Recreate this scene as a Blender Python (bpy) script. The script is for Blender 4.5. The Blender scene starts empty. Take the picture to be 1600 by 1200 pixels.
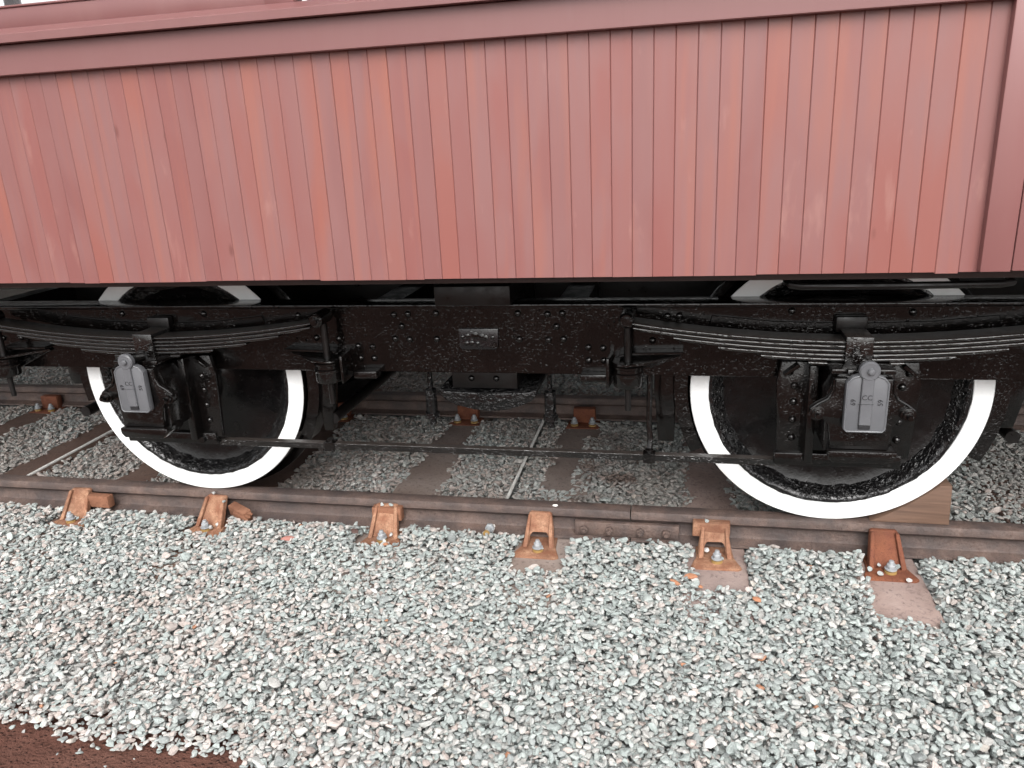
import bpy, bmesh, math, random
import numpy as np
from mathutils import Vector, Matrix
random.seed(7)
rng = np.random.default_rng(11)
R_ = math.radians
S = bpy.context.scene
C = S.collection

# ------------------------------------------------------------------ camera
cam_d = bpy.data.cameras.new('camera')
cam = bpy.data.objects.new('camera', cam_d)
C.objects.link(cam)
cam_d.sensor_width = 36.0
cam_d.lens = 36.0 * 1215.8 / 1600.0
cam_d.clip_start = 0.05
cam_d.clip_end = 2000.0
yaw, pit, rol = 0.2198, -0.3109, -0.0511
f_ = Vector((-math.sin(yaw) * math.cos(pit), math.cos(yaw) * math.cos(pit), math.sin(pit)))
r_ = Vector((math.cos(yaw), math.sin(yaw), 0.0))
u_ = r_.cross(f_)
r2 = r_ * math.cos(rol) + u_ * math.sin(rol)
u2 = -r_ * math.sin(rol) + u_ * math.cos(rol)
m = Matrix((r2, u2, -f_)).transposed().to_4x4()
m.translation = Vector((1.8215, -2.5312, 1.2965))
cam.matrix_world = m
S.camera = cam

# ------------------------------------------------------------------ sky, sun, exposure
SUN_EL, SUN_AZ = R_(46), R_(12)          # azimuth: to the right of straight behind the camera
W = bpy.data.worlds.new('World'); S.world = W; W.use_nodes = True
nt = W.node_tree; nt.nodes.clear()
sky = nt.nodes.new('ShaderNodeTexSky'); sky.sky_type = 'NISHITA'; sky.sun_disc = False
sky.sun_elevation = SUN_EL
sky.sun_rotation = math.pi - SUN_AZ
sky.air_density = 1.0; sky.dust_density = 4.0; sky.ozone_density = 1.0
hs = nt.nodes.new('ShaderNodeHueSaturation'); hs.inputs['Saturation'].default_value = 0.12
bg = nt.nodes.new('ShaderNodeBackground'); bg.inputs['Strength'].default_value = 0.15
wo = nt.nodes.new('ShaderNodeOutputWorld')
nt.links.new(sky.outputs[0], hs.inputs['Color']); nt.links.new(hs.outputs[0], bg.inputs['Color']); nt.links.new(bg.outputs[0], wo.inputs['Surface'])
sd = bpy.data.lights.new('sun', 'SUN'); sd.energy = 1.2; sd.angle = R_(60); sd.color = (1.0, 0.97, 0.93)
sun = bpy.data.objects.new('sun', sd); C.objects.link(sun)
sdir = Vector((math.sin(SUN_AZ) * math.cos(SUN_EL), -math.cos(SUN_AZ) * math.cos(SUN_EL), math.sin(SUN_EL)))
sun.rotation_euler = sdir.to_track_quat('Z', 'Y').to_euler()
sun.location = (2, -4, 6)
S.view_settings.view_transform = 'Standard'
S.view_settings.look = 'None'
S.view_settings.gamma = 1.0
S.view_settings.use_curve_mapping = False
S.view_settings.exposure = 1.12
S.render.resolution_x = 1024; S.render.resolution_y = 768

# ------------------------------------------------------------------ materials
MAT = {}
class NB:
    def __init__(s, name):
        s.m = bpy.data.materials.new(name); s.m.use_nodes = True; MAT[name] = s.m
        s.t = s.m.node_tree; s.p = s.t.nodes['Principled BSDF']
        s.tc = s.t.nodes.new('ShaderNodeTexCoord'); s.oi = s.t.nodes.new('ShaderNodeObjectInfo')
    def n(s, typ, **kw):
        o = s.t.nodes.new('ShaderNode' + typ)
        for k, v in kw.items(): setattr(o, k, v)
        return o
    def L(s, a, b): s.t.links.new(a, b)
    def co(s, scale=(1, 1, 1), rnd=True):
        mp = s.n('Mapping'); mp.inputs['Scale'].default_value = scale
        s.L(s.tc.outputs['Object'], mp.inputs['Vector'])
        if rnd:
            mu = s.n('Math', operation='MULTIPLY'); mu.inputs[1].default_value = 37.0
            s.L(s.oi.outputs['Random'], mu.inputs[0])
            cx = s.n('CombineXYZ')
            for i in range(3): s.L(mu.outputs[0], cx.inputs[i])
            s.L(cx.outputs[0], mp.inputs['Location'])
        return mp.outputs[0]
    def noise(s, vec, scale, detail=4, rough=0.55, dist=0.0):
        o = s.n('TexNoise'); o.inputs['Scale'].default_value = scale; o.inputs['Detail'].default_value = detail
        o.inputs['Roughness'].default_value = rough; o.inputs['Distortion'].default_value = dist
        s.L(vec, o.inputs['Vector']); return o.outputs['Fac']
    def vor(s, vec, scale, feature='F1', out='Distance'):
        o = s.n('TexVoronoi', feature=feature); o.inputs['Scale'].default_value = scale
        s.L(vec, o.inputs['Vector']); return o.outputs[out]
    def ramp(s, fac, stops, interp='LINEAR'):
        o = s.n('ValToRGB'); o.color_ramp.interpolation = interp
        e = o.color_ramp.elements
        while len(e) < len(stops): e.new(0.5)
        for i, (p, c) in enumerate(stops):
            e[i].position = p
            e[i].color = (c, c, c, 1) if isinstance(c, (int, float)) else (*c, 1)
        s.L(fac, o.inputs[0]); return o.outputs[0]
    def mix(s, fac, a, b, mode='MIX'):
        o = s.n('Mix', data_type='RGBA', blend_type=mode)
        for v, i in ((fac, 0), (a, 6), (b, 7)):
            if isinstance(v, (int, float)): o.inputs[i].default_value = v
            elif isinstance(v, tuple): o.inputs[i].default_value = (*v, 1)
            else: s.L(v, o.inputs[i])
        return o.outputs[2]
    def math(s, op, a, b=0.0):
        o = s.n('Math', operation=op)
        for v, i in ((a, 0), (b, 1)):
            if isinstance(v, (int, float)): o.inputs[i].default_value = v
            else: s.L(v, o.inputs[i])
        return o.outputs[0]
    def bump(s, h, strength, dist=0.01, prev=None):
        o = s.n('Bump'); o.inputs['Strength'].default_value = strength; o.inputs['Distance'].default_value = dist
        s.L(h, o.inputs['Height'])
        if prev is not None: s.L(prev, o.inputs['Normal'])
        return o.outputs[0]
    def set(s, base=None, rough=None, normal=None, metallic=None, spec=None, **kw):
        for key, v in (('Base Color', base), ('Roughness', rough), ('Normal', normal), ('Metallic', metallic), ('Specular IOR Level', spec)):
            if v is None: continue
            if isinstance(v, tuple): s.p.inputs[key].default_value = (*v, 1)
            elif isinstance(v, (int, float)): s.p.inputs[key].default_value = v
            else: s.L(v, s.p.inputs[key])
        for k, v in kw.items(): s.p.inputs[k].default_value = v

def black(name, lump=0.5, rough=0.14, base=(0.0024, 0.0020, 0.0019), dens=0.55, dust=0.0, lscale=120, spec=0.5, fine=0.12, stretch=0.6, bd=0.004, drops=False):
    """bitumen paint brushed over pitted steel: irregular lumps and runs, unevenly spread"""
    b = NB(name); v = b.co()
    vs = b.co((stretch, 1, 1))
    big = b.noise(vs, lscale, 2, 0.5, 0.4)
    blob = b.ramp(big, [(dens, 0.0), (dens + 0.10, 0.75), (dens + 0.2, 1.0)], 'EASE')
    area = b.ramp(b.noise(v, 7, 4, 0.6), [(0.36, 0.05), (0.62, 1.0)])
    sm = b.ramp(b.noise(vs, lscale * 2.3, 2, 0.5), [(0.60, 0.0), (0.72, 1.0)])
    h = b.math('MULTIPLY', b.math('ADD', blob, b.math('MULTIPLY', sm, 0.35)), area)
    if drops:
        hd = None
        wob = b.n('VectorMath', operation='ADD'); b.L(v, wob.inputs[0])
        nv = b.n('TexNoise'); nv.inputs['Scale'].default_value = 60; b.L(v, nv.inputs['Vector'])
        sc_ = b.n('VectorMath', operation='SCALE'); sc_.inputs['Scale'].default_value = 0.0025; b.L(nv.outputs['Color'], sc_.inputs[0]); b.L(sc_.outputs[0], wob.inputs[1])
        for fs, kp, wd, amp in ((58, 0.66, 0.24, 1.0), (105, 0.62, 0.28, 0.6)):
            vo = b.n('TexVoronoi', feature='F1'); vo.inputs['Scale'].default_value = fs; b.L(wob.outputs[0], vo.inputs['Vector'])
            sep = b.n('SeparateColor'); b.L(vo.outputs['Color'], sep.inputs[0])
            k1 = b.ramp(sep.outputs[0], [(kp, 0.0), (kp + 0.25, 1.0)])
            d1 = b.math('MULTIPLY', b.math('MULTIPLY', b.ramp(vo.outputs['Distance'], [(0.0, 1.0), (wd * 0.5, 0.7), (wd, 0.0)], 'EASE'), k1), amp)
            hd = d1 if hd is None else b.math('ADD', hd, d1)
        h = b.math('ADD', b.math('MULTIPLY', h, 0.10), b.math('MULTIPLY', hd, area))
    n1 = b.bump(h, lump, bd)
    n2 = b.bump(b.noise(v, 45, 5, 0.6), fine, 0.004, n1)
    col = b.mix(b.ramp(b.noise(v, 14, 5), [(0.4, 0.0), (0.75, 1.0)]), base, (base[0] * 2.2, base[1] * 1.8, base[2] * 1.7))
    if dust > 0:
        ge = b.n('NewGeometry'); sx = b.n('SeparateXYZ'); b.L(ge.outputs['Normal'], sx.inputs[0])
        up = b.ramp(sx.outputs[2], [(0.55, 0.0), (0.95, 1.0)])
        k = b.math('MULTIPLY', up, b.ramp(b.noise(v, 30, 4), [(0.2, 0.5 * dust), (0.7, dust)]))
        col = b.mix(k, col, (0.040, 0.031, 0.027))
        rr = b.math('ADD', rough, b.math('MULTIPLY', k, 0.4))
    else:
        rr = b.ramp(b.noise(v, 25, 3), [(0.3, rough * 0.8), (0.7, rough * 1.5)])
    b.set(col, rr, n2, spec=spec)
    return b
black('black_lumpy', 1.0, 0.10, dens=0.57, spec=0.42, bd=0.006, drops=True)
black('black_smooth', 0.4, 0.12, dens=0.64, spec=0.5, bd=0.005)
black('black_matt', 0.2, 0.34, (0.003, 0.0026, 0.0025), dens=0.66, spec=0.4)
black('black_tarry', 1.0, 0.16, (0.0026, 0.0026, 0.0029), dens=0.50, lscale=85, spec=0.6, fine=0.3, bd=0.008)
black('black_plate', 0.4, 0.22, (0.005, 0.005, 0.006), dens=0.6, spec=0.6)
black('black_web', 0.25, 0.20, (0.0024, 0.0022, 0.0024), dens=0.64, lscale=60, spec=0.4, fine=0.2)
black('black_spring', 0.5, 0.13, dens=0.58, dust=0.9, spec=1.0)

b = NB('white_paint'); v = b.co()
b.set(b.mix(b.ramp(b.noise(v, 18, 5), [(0.45, 0.0), (0.8, 1.0)]), (0.82, 0.83, 0.83), (0.74, 0.75, 0.74)), 0.35, b.bump(b.noise(v, 40, 4), 0.12, 0.004))
b = NB('grey_enamel'); v = b.co()
b.set(b.mix(b.noise(v, 22, 4), (0.086, 0.088, 0.095), (0.116, 0.118, 0.126)), 0.34, b.bump(b.noise(v, 90, 3), 0.15, 0.002))
b = NB('black_ink'); b.set((0.012, 0.012, 0.014), 0.5)

def boards(name, cols, grain=1.0, rough=0.42):
    b = NB(name); v = b.co((1, 1, 1))
    vs = b.co((55, 55, 1.7))          # long streaks along the board
    st = b.noise(vs, 1.0, 5, 0.6)
    vp = b.co((7, 7, 2.2)); patch = b.noise(vp, 1.0, 3, 0.5, 0.6)
    tint = b.ramp(b.oi.outputs['Random'], [(0.0, cols[1]), (0.3, cols[0]), (0.5, cols[3]), (0.75, cols[0]), (1.0, cols[2])])
    c1 = b.mix(b.ramp(patch, [(0.38, 0.0), (0.62, 0.85)]), tint, cols[4])
    c2 = b.mix(b.ramp(st, [(0.45, 0.0), (0.85, 0.45)]), c1, cols[5])
    org = b.ramp(b.noise(b.co((16, 16, 1.1)), 1.0, 3, 0.5, 0.4), [(0.56, 0.0), (0.72, 0.6)])
    c2 = b.mix(org, c2, cols[7])
    worn = b.ramp(b.noise(b.co((10, 10, 3.0)), 1.3, 4, 0.6, 0.3), [(0.64, 0.0), (0.78, 0.75)])
    c2 = b.mix(worn, c2, cols[6])
    kn = b.ramp(b.vor(b.co((9, 9, 3.3)), 1.0), [(0.03, 1.0), (0.075, 0.0)])
    c3 = b.mix(b.math('MULTIPLY', kn, 0.55), c2, (0.10, 0.028, 0.022))
    nn = b.bump(st, 0.10 * grain, 0.004)
    c3 = b.mix(1.0, c3, (0.90, 0.91, 0.92), 'MULTIPLY')
    b.set(c3, b.ramp(patch, [(0.3, rough * 0.85), (0.7, rough * 1.2)]), nn, spec=0.5)
PAL = [(0.218, 0.076, 0.067), (0.190, 0.075, 0.070), (0.246, 0.088, 0.069), (0.198, 0.086, 0.081), (0.212, 0.097, 0.091), (0.240, 0.083, 0.066), (0.30, 0.150, 0.128), (0.272, 0.094, 0.066)]
boards('board_red', PAL)
PT = [(0.178, 0.076, 0.073), (0.172, 0.073, 0.071), (0.182, 0.078, 0.074), (0.175, 0.074, 0.072), (0.184, 0.082, 0.078), (0.172, 0.072, 0.069), (0.188, 0.087, 0.083), (0.18, 0.076, 0.072)]
boards('trim_red', PT, 0.8, 0.40)
boards('post_red', [tuple(c * k for c, k in zip(p, (1.16, 1.13, 1.12))) for p in PT], 0.6, 0.42)
b = NB('joint_red'); b.set((0.11, 0.035, 0.03), 0.7)
b = NB('beam_brown'); v = b.co(); b.set(b.mix(b.noise(v, 20, 4), (0.018, 0.009, 0.008), (0.03, 0.014, 0.012)), 0.6)
b = NB('interior'); b.set((0.35, 0.31, 0.26), 0.7)
b = NB('roof_grey'); v = b.co(); b.set(b.mix(b.noise(v, 8, 4), (0.2, 0.2, 0.2), (0.28, 0.28, 0.27)), 0.7)
b = NB('glass'); b.set((1, 1, 1), 0.02, **{'Transmission Weight': 1.0, 'IOR': 1.45})

def rusty(name, c0, c1, c2, rough=0.75, sc=75):
    b = NB(name); v = b.co()
    a = b.noise(v, sc, 6, 0.65); w = b.noise(v, sc * 0.28, 4, 0.55)
    col = b.mix(b.ramp(w, [(0.35, 0.0), (0.65, 1.0)]), b.mix(b.ramp(a, [(0.3, 0.0), (0.7, 1.0)]), c0, c1), c2)
    fl = b.ramp(b.noise(v, sc * 3.5, 3, 0.7), [(0.54, 0.0), (0.66, 1.0)])
    col = b.mix(b.math('MULTIPLY', fl, 0.7), col, (c0[0] * 0.42, c0[1] * 0.40, c0[2] * 0.42))
    big = b.ramp(b.noise(v, sc * 0.09, 5, 0.6), [(0.42, 0.0), (0.62, 1.0)])
    col = b.mix(b.math('MULTIPLY', big, 0.45), col, (c2[0] * 0.5, c2[1] * 0.55, c2[2] * 0.62))
    b.set(col, rough, b.bump(b.noise(v, sc * 1.6, 5, 0.7), 0.75, 0.006), spec=0.3)
rusty('rust_orange', (0.25, 0.122, 0.070), (0.45, 0.265, 0.17), (0.22, 0.092, 0.052))
rusty('rust_red', (0.13, 0.042, 0.024), (0.175, 0.058, 0.032), (0.20, 0.070, 0.035))
rusty('rail_steel', (0.115, 0.074, 0.060), (0.175, 0.125, 0.105), (0.078, 0.060, 0.055), 0.5, 45)
rusty('sleeper_brown', (0.135, 0.086, 0.067), (0.172, 0.118, 0.096), (0.115, 0.068, 0.052), 0.8, 16)
rusty('sleeper_dusty', (0.225, 0.18, 0.158), (0.27, 0.222, 0.198), (0.19, 0.142, 0.12), 0.85, 16)
rusty('sleeper_end', (0.30, 0.225, 0.20), (0.36, 0.28, 0.25), (0.24, 0.17, 0.148), 0.85, 20)
rusty('key_wood', (0.24, 0.105, 0.06), (0.33, 0.16, 0.095), (0.18, 0.075, 0.042), 0.8, 22)

def wood(name, c0, c1, axis):
    b = NB(name); sc = [60, 60, 60]; sc[axis] = 4
    v = b.co(tuple(sc)); g = b.noise(v, 1.0, 5, 0.6, 0.8)
    col = b.mix(b.ramp(g, [(0.3, 0.0), (0.7, 1.0)]), c0, c1)
    b.set(col, 0.75, b.bump(g, 0.35, 0.004))
wood('chock_wood', (0.085, 0.047, 0.031), (0.145, 0.084, 0.056), 0)

b = NB('galvanised'); v = b.co(); b.set(b.mix(b.noise(v, 60, 3), (0.22, 0.235, 0.25), (0.38, 0.39, 0.40)), 0.5, metallic=0.2)
b = NB('white_rod'); v = b.co(); b.set(b.mix(b.ramp(b.noise(v, 30, 4), [(0.45, 0.0), (0.7, 1.0)]), (0.78, 0.77, 0.74), (0.6, 0.57, 0.53)), 0.5)
b = NB('yellow_plastic'); b.set((0.27, 0.165, 0.055), 0.6)
b = NB('rust_flake'); v = b.co(); b.set(b.mix(b.noise(v, 80, 4), (0.38, 0.19, 0.105), (0.27, 0.105, 0.055)), 0.8)
b = NB('red_stone'); v = b.co(); b.set(b.mix(b.noise(v, 80, 4), (0.30, 0.12, 0.10), (0.36, 0.17, 0.14)), 0.8)
b = NB('brown_chip'); b.set((0.075, 0.042, 0.036), 0.7)

# stones: colour comes with each stone
b = NB('stone')
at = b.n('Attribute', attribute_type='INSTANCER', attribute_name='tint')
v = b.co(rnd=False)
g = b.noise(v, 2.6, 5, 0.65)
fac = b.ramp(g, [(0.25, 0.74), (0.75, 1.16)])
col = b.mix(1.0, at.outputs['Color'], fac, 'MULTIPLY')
vein = b.ramp(b.noise(v, 1.1, 6, 0.6, 1.5), [(0.47, 0.0), (0.5, 1.0), (0.53, 0.0)])
col = b.mix(b.math('MULTIPLY', vein, 0.22), col, (0.62, 0.60, 0.57))
b.set(col, 0.72, b.bump(g, 0.35, 0.05), spec=0.35)

# earth
b = NB('earth'); v = b.co(rnd=False)
a = b.noise(v, 22, 8, 0.65); w = b.noise(v, 3.5, 4)
col = b.mix(b.ramp(a, [(0.3, 0.0), (0.7, 1.0)]), (0.068, 0.027, 0.019), (0.128, 0.054, 0.039))
col = b.mix(b.ramp(w, [(0.4, 0.0), (0.65, 1.0)]), col, (0.14, 0.066, 0.049))
gr = b.ramp(b.vor(v, 70), [(0.0, 1.0), (0.35, 0.0)])
hh = b.math('ADD', a, b.math('MULTIPLY', gr, 0.3))
b.set(col, 0.9, b.bump(hh, 1.0, 0.045), spec=0.2)
# ballast beyond the stones that are built one by one
b = NB('ballast_far'); v = b.co(rnd=False)
vc = b.n('TexVoronoi', feature='F1'); vc.inputs['Scale'].default_value = 42; b.L(v, vc.inputs['Vector'])
sp = b.n('SeparateColor'); b.L(vc.outputs['Color'], sp.inputs[0])
col = b.ramp(sp.outputs[0], [(0.0, (0.2, 0.22, 0.22)), (0.4, (0.28, 0.295, 0.29)), (0.7, (0.34, 0.325, 0.315)), (1.0, (0.42, 0.415, 0.40))])
hv = b.ramp(vc.outputs['Distance'], [(0.0, 1.0), (0.6, 0.0)])
b.set(col, 0.85, b.bump(hv, 1.0, 0.02), spec=0.25)

# ------------------------------------------------------------------ mesh helpers
def tag(o, label=None, cat=None, group=None, kind=None):
    if label: o['label'] = label
    if cat: o['category'] = cat
    if group: o['group'] = group
    if kind: o['kind'] = kind
    return o
def empty(name, loc, label, cat, group=None):
    o = bpy.data.objects.new(name, None); C.objects.link(o); o.location = loc; o.empty_display_size = 0.1
    return tag(o, label, cat, group)
class MB:
    def __init__(s): s.bm = bmesh.new()
    def add(s, verts, faces):
        vs = [s.bm.verts.new(v) for v in verts]
        for f in faces: s.bm.faces.new([vs[i] for i in f])
        return vs
    def box(s, x0, x1, y0, y1, z0, z1, bev=0.0):
        t = bmesh.new()
        bmesh.ops.create_cube(t, size=1.0)
        for v in t.verts: v.co = Vector(((x0 + x1) / 2 + v.co.x * (x1 - x0), (y0 + y1) / 2 + v.co.y * (y1 - y0), (z0 + z1) / 2 + v.co.z * (z1 - z0)))
        if bev: bmesh.ops.bevel(t, geom=list(t.edges), offset=bev, segments=2 if bev > 0.0025 else 1, affect='EDGES', profile=0.5)
        return s.merge(t)
    def merge(s, t):
        me = bpy.data.meshes.new('tmp'); t.to_mesh(me); t.free(); s.bm.from_mesh(me); bpy.data.meshes.remove(me); return s
    def prism(s, pts, axis, a, b_, bev=0.0):
        """polygon pts in the plane across axis, extruded from a to b_ (axis 'x','y','z')"""
        def P(p, d):
            return {'y': (p[0], d, p[1]), 'x': (d, p[0], p[1]), 'z': (p[0], p[1], d)}[axis]
        t = bmesh.new(); n = len(pts)
        A = [t.verts.new(P(p, a)) for p in pts]; B = [t.verts.new(P(p, b_)) for p in pts]
        t.faces.new(A); t.faces.new(B[::-1])
        for i in range(n): t.faces.new((A[i], B[i], B[(i + 1) % n], A[(i + 1) % n])[::-1])
        bmesh.ops.recalc_face_normals(t, faces=t.faces)
        if bev: bmesh.ops.bevel(t, geom=[e for e in t.edges if e.calc_face_angle(0) > 0.35], offset=bev, segments=2 if bev > 0.0025 else 1, affect='EDGES', profile=0.5)
        return s.merge(t)
    def tube(s, p0, p1, r0, r1=None, n=14, bev=0.0):
        r1 = r0 if r1 is None else r1
        p0, p1 = Vector(p0), Vector(p1); d = (p1 - p0); q = d.to_track_quat('Z', 'Y')
        t = bmesh.new()
        A = [t.verts.new(p0 + q @ Vector((r0 * math.cos(2 * math.pi * i / n), r0 * math.sin(2 * math.pi * i / n), 0))) for i in range(n)]
        B = [t.verts.new(p1 + q @ Vector((r1 * math.cos(2 * math.pi * i / n), r1 * math.sin(2 * math.pi * i / n), 0))) for i in range(n)]
        t.faces.new(A[::-1]); t.faces.new(B)
        for i in range(n): t.faces.new((A[i], A[(i + 1) % n], B[(i + 1) % n], B[i]))
        if bev: bmesh.ops.bevel(t, geom=[e for e in t.edges if e.calc_face_angle(0) > 0.9], offset=bev, segments=2, affect='EDGES', profile=0.5)
        return s.merge(t)
    def path(s, pts, r, n=10):
        """round bar along a polyline"""
        pts = [Vector(p) for p in pts]; rings = []
        for i, p in enumerate(pts):
            d = (pts[min(i + 1, len(pts) - 1)] - pts[max(i - 1, 0)]).normalized(); q = d.to_track_quat('Z', 'Y')
            rings.append([s.bm.verts.new(p + q @ Vector((r * math.cos(2 * math.pi * k / n), r * math.sin(2 * math.pi * k / n), 0))) for k in range(n)])
        for a, b_ in zip(rings[:-1], rings[1:]):
            best = min(range(n), key=lambda o: sum((a[k].co - b_[(k + o) % n].co).length for k in range(n)))
            for k in range(n):
                s.bm.faces.new((a[k], a[(k + 1) % n], b_[(k + 1 + best) % n], b_[(k + best) % n]))
        s.bm.faces.new(rings[0][::-1]); s.bm.faces.new(rings[-1]); return s
    def lathe_y(s, prof, n=96, cx=0, cz=0, a0=0.0, a1=None, close=False):
        """profile of (radius, y) turned about the Y axis through (cx, cz)"""
        full = a1 is None; a1 = a0 + 2 * math.pi if full else a1
        m_ = n if full else n + 1; rings = []
        for i in range(m_):
            a = a0 + (a1 - a0) * i / n
            rings.append([s.bm.verts.new((cx + r * math.cos(a), y, cz + r * math.sin(a))) for r, y in prof])
        k = len(prof); rg = range(k if close else k - 1)
        for i in range(n):
            A, B = rings[i], rings[(i + 1) % m_]
            for j in rg: s.bm.faces.new((A[j], A[(j + 1) % k], B[(j + 1) % k], B[j]))
        if not full and close:
            s.bm.faces.new(rings[0]); s.bm.faces.new(rings[-1][::-1])
        return s
    def lathe_z(s, prof, n=24, cx=0, cy=0):
        rings = []
        for i in range(n):
            a = 2 * math.pi * i / n
            rings.append([s.bm.verts.new((cx + r * math.cos(a), cy + r * math.sin(a), z)) for r, z in prof])
        for i in range(n):
            A, B = rings[i], rings[(i + 1) % n]
            for j in range(len(prof) - 1): s.bm.faces.new((A[j], B[j], B[j + 1], A[j + 1]))
        s.bm.faces.new([r[0] for r in rings][::-1]); s.bm.faces.new([r[-1] for r in rings]); return s
    def hexn(s, c, axis, af, h, a0=0.0):
        r = af / math.sqrt(3)
        pts = [(r * math.cos(a0 + k * math.pi / 3), r * math.sin(a0 + k * math.pi / 3)) for k in range(6)]
        i = {'x': 0, 'y': 1, 'z': 2}[axis]
        o = [c[j] for j in range(3) if j != i]
        return s.prism([(o[0] + p[0], o[1] + p[1]) for p in pts], axis, c[i], c[i] + h, bev=0.0012)
    def jitter(s, a, sc=30.0):
        from mathutils import noise
        for v in s.bm.verts: v.co += noise.noise_vector(v.co * sc) * a
        return s
    def mesh(s, name, mat, smooth=35):
        bmesh.ops.recalc_face_normals(s.bm, faces=s.bm.faces)
        me = bpy.data.meshes.new(name); s.bm.to_mesh(me); s.bm.free()
        me.materials.append(MAT[mat])
        if smooth:
            me.shade_smooth(); me.set_sharp_from_angle(angle=R_(smooth))
        return me
    def build(s, name, mat, parent=None, loc=(0, 0, 0), smooth=35):
        return place(name, s.mesh(name, mat, smooth), parent, loc)
def place(name, me, parent=None, loc=(0, 0, 0), rot=None, sc=None):
    o = bpy.data.objects.new(name, me); C.objects.link(o); o.parent = parent; o.location = loc
    if rot: o.rotation_euler = rot
    if sc: o.scale = sc
    return o

# ------------------------------------------------------------------ ground
XS = [-1.80, -1.20, -0.575, 0.035, 0.755, 1.365, 1.955, 2.495, 3.10, 3.72]     # sleeper centres
from mathutils import noise as mnoise
def edge_y(x):      # where the ballast shoulder ends and bare earth begins
    base = -1.145 if x < 0.62 else -1.145 - 0.28 * (x - 0.62)
    return max(base, -1.32) + 0.04 * mnoise.noise(Vector((x * 3.1, 0.3, 0))) + 0.035 * mnoise.noise(Vector((x * 11, 4.3, 0))) + 0.02 * mnoise.noise(Vector((x * 29, 7.3, 0)))
def H(x, y):        # top of the ballast
    z = -0.118
    if y < -0.06:
        z = -0.100 - 0.030 * min(1, max(0, (-y - 0.15) / 1.0))
        z += 0.014 * math.exp(-((y + 0.12) / 0.06) ** 2)
    z += 0.008 * mnoise.noise(Vector((x * 4, y * 4, 0))) + 0.004 * mnoise.noise(Vector((x * 11, y * 11, 3)))
    return z
EARTH = -0.168
gx = np.concatenate([[-400, -60, -15, -6], np.arange(-4.5, 5.51, 0.05), [8, 15, 60, 400]])
gy = np.concatenate([[-400, -60, -12, -5], np.arange(-3.2, 3.01, 0.05), [6, 12, 60, 400]])
g = MB(); vg = [[None] * len(gy) for _ in gx]
for i, x in enumerate(gx):
    for j, y in enumerate(gy):
        n1 = 0.010 * mnoise.noise(Vector((x * 3, y * 3, 1))) + 0.006 * mnoise.noise(Vector((x * 9, y * 9, 2))) + 0.004 * mnoise.noise(Vector((x * 23, y * 23, 2))) if abs(x) < 6 and abs(y) < 4 else 0
        vg[i][j] = g.bm.verts.new((x, y, EARTH + n1))
for i in range(len(gx) - 1):
    for j in range(len(gy) - 1):
        g.bm.faces.new((vg[i][j], vg[i + 1][j], vg[i + 1][j + 1], vg[i][j + 1]))
tag(g.build('ground', 'earth', smooth=180), kind='structure')

# ballast bed under the stones, and onwards to either side of the stretch whose stones are built
bx = np.concatenate([[-60, -20, -8], np.arange(-5, 6.01, 0.08), [9, 20, 60]])
rows = 46
g = MB(); prev = None
for x in bx:
    e = edge_y(x) + 0.05
    line = []
    for j in range(rows):
        y = e + (3.4 - e) * j / (rows - 1)
        ins = -3.3 < x < 3.9 and y < 2.0
        z = H(x, y) - (0.036 if ins else 0.004)
        if j == 0: z = EARTH - 0.03
        line.append(g.bm.verts.new((x, y, z)))
    if prev:
        for j in range(rows - 1): g.bm.faces.new((prev[j], line[j], line[j + 1], prev[j + 1]))
    prev = line
tag(g.build('ballast_bed', 'ballast_far', smooth=180), kind='structure')

# invented blocker beyond the carriage, added to keep light out below the frames
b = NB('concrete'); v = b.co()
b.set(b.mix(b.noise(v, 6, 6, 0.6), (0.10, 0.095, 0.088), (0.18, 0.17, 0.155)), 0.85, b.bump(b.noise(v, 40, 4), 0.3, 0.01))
pf = empty('added_platform', (0, 2.1, EARTH), 'invented concrete block added behind the carriage to keep its underside dark', 'added_platform')
MB().box(-30, 30, 0.06, 6.0, 0.0, 0.98).build('blocker_wall', 'concrete', pf)
for k in range(-20, 20): MB().box(k * 1.5 + 0.004, k * 1.5 + 1.496, 0.0, 0.6, 0.982, 1.06, 0.006).build('blocker_coping', 'concrete', pf)
MB().box(-30, 30, 0.605, 6.0, 0.984, 1.05).build('blocker_paving', 'concrete', pf)

# ------------------------------------------------------------------ sleepers
SL = ['leftmost', 'second from the left', 'third from the left', 'under the left wheel', 'just right of the left wheel', 'under the rail joint', 'left of the right wheel', 'under the right wheel', 'right of the right wheel', 'farthest right']
SLAB = ['brown timber sleeper at the far left edge beyond the first tie rod', 'brown timber sleeper with a white tie rod lying along its right edge',
        'brown timber sleeper just left of the left wheel, its end buried in gravel', 'brown timber sleeper carrying the rail under the left wheel',
        'brown timber sleeper just right of the left wheel', 'brown timber sleeper between the wheels with gravel heaped on its inner end',
        'brown timber sleeper left of the right wheel, pale end bare of gravel', 'brown timber sleeper under the right wheel, pale end bare of gravel',
        'brown timber sleeper right of the right wheel, beyond the wooden chock', 'brown timber sleeper farthest to the right']
SW = 0.105
for i, x in enumerate(XS):
    mb = MB().box(-SW, SW, -0.46, 1.70, -0.12, 0.0, 0.006).jitter(0.0025, 6)
    mb.build('sleeper', 'sleeper_end' if i in (6, 7) else 'sleeper_dusty' if i in (4, 5) else 'sleeper_brown', None, (x, 0, -0.119))
    tag(bpy.context.scene.collection.objects[-1], SLAB[i], 'sleeper', 'sleepers under the rails')

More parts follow.
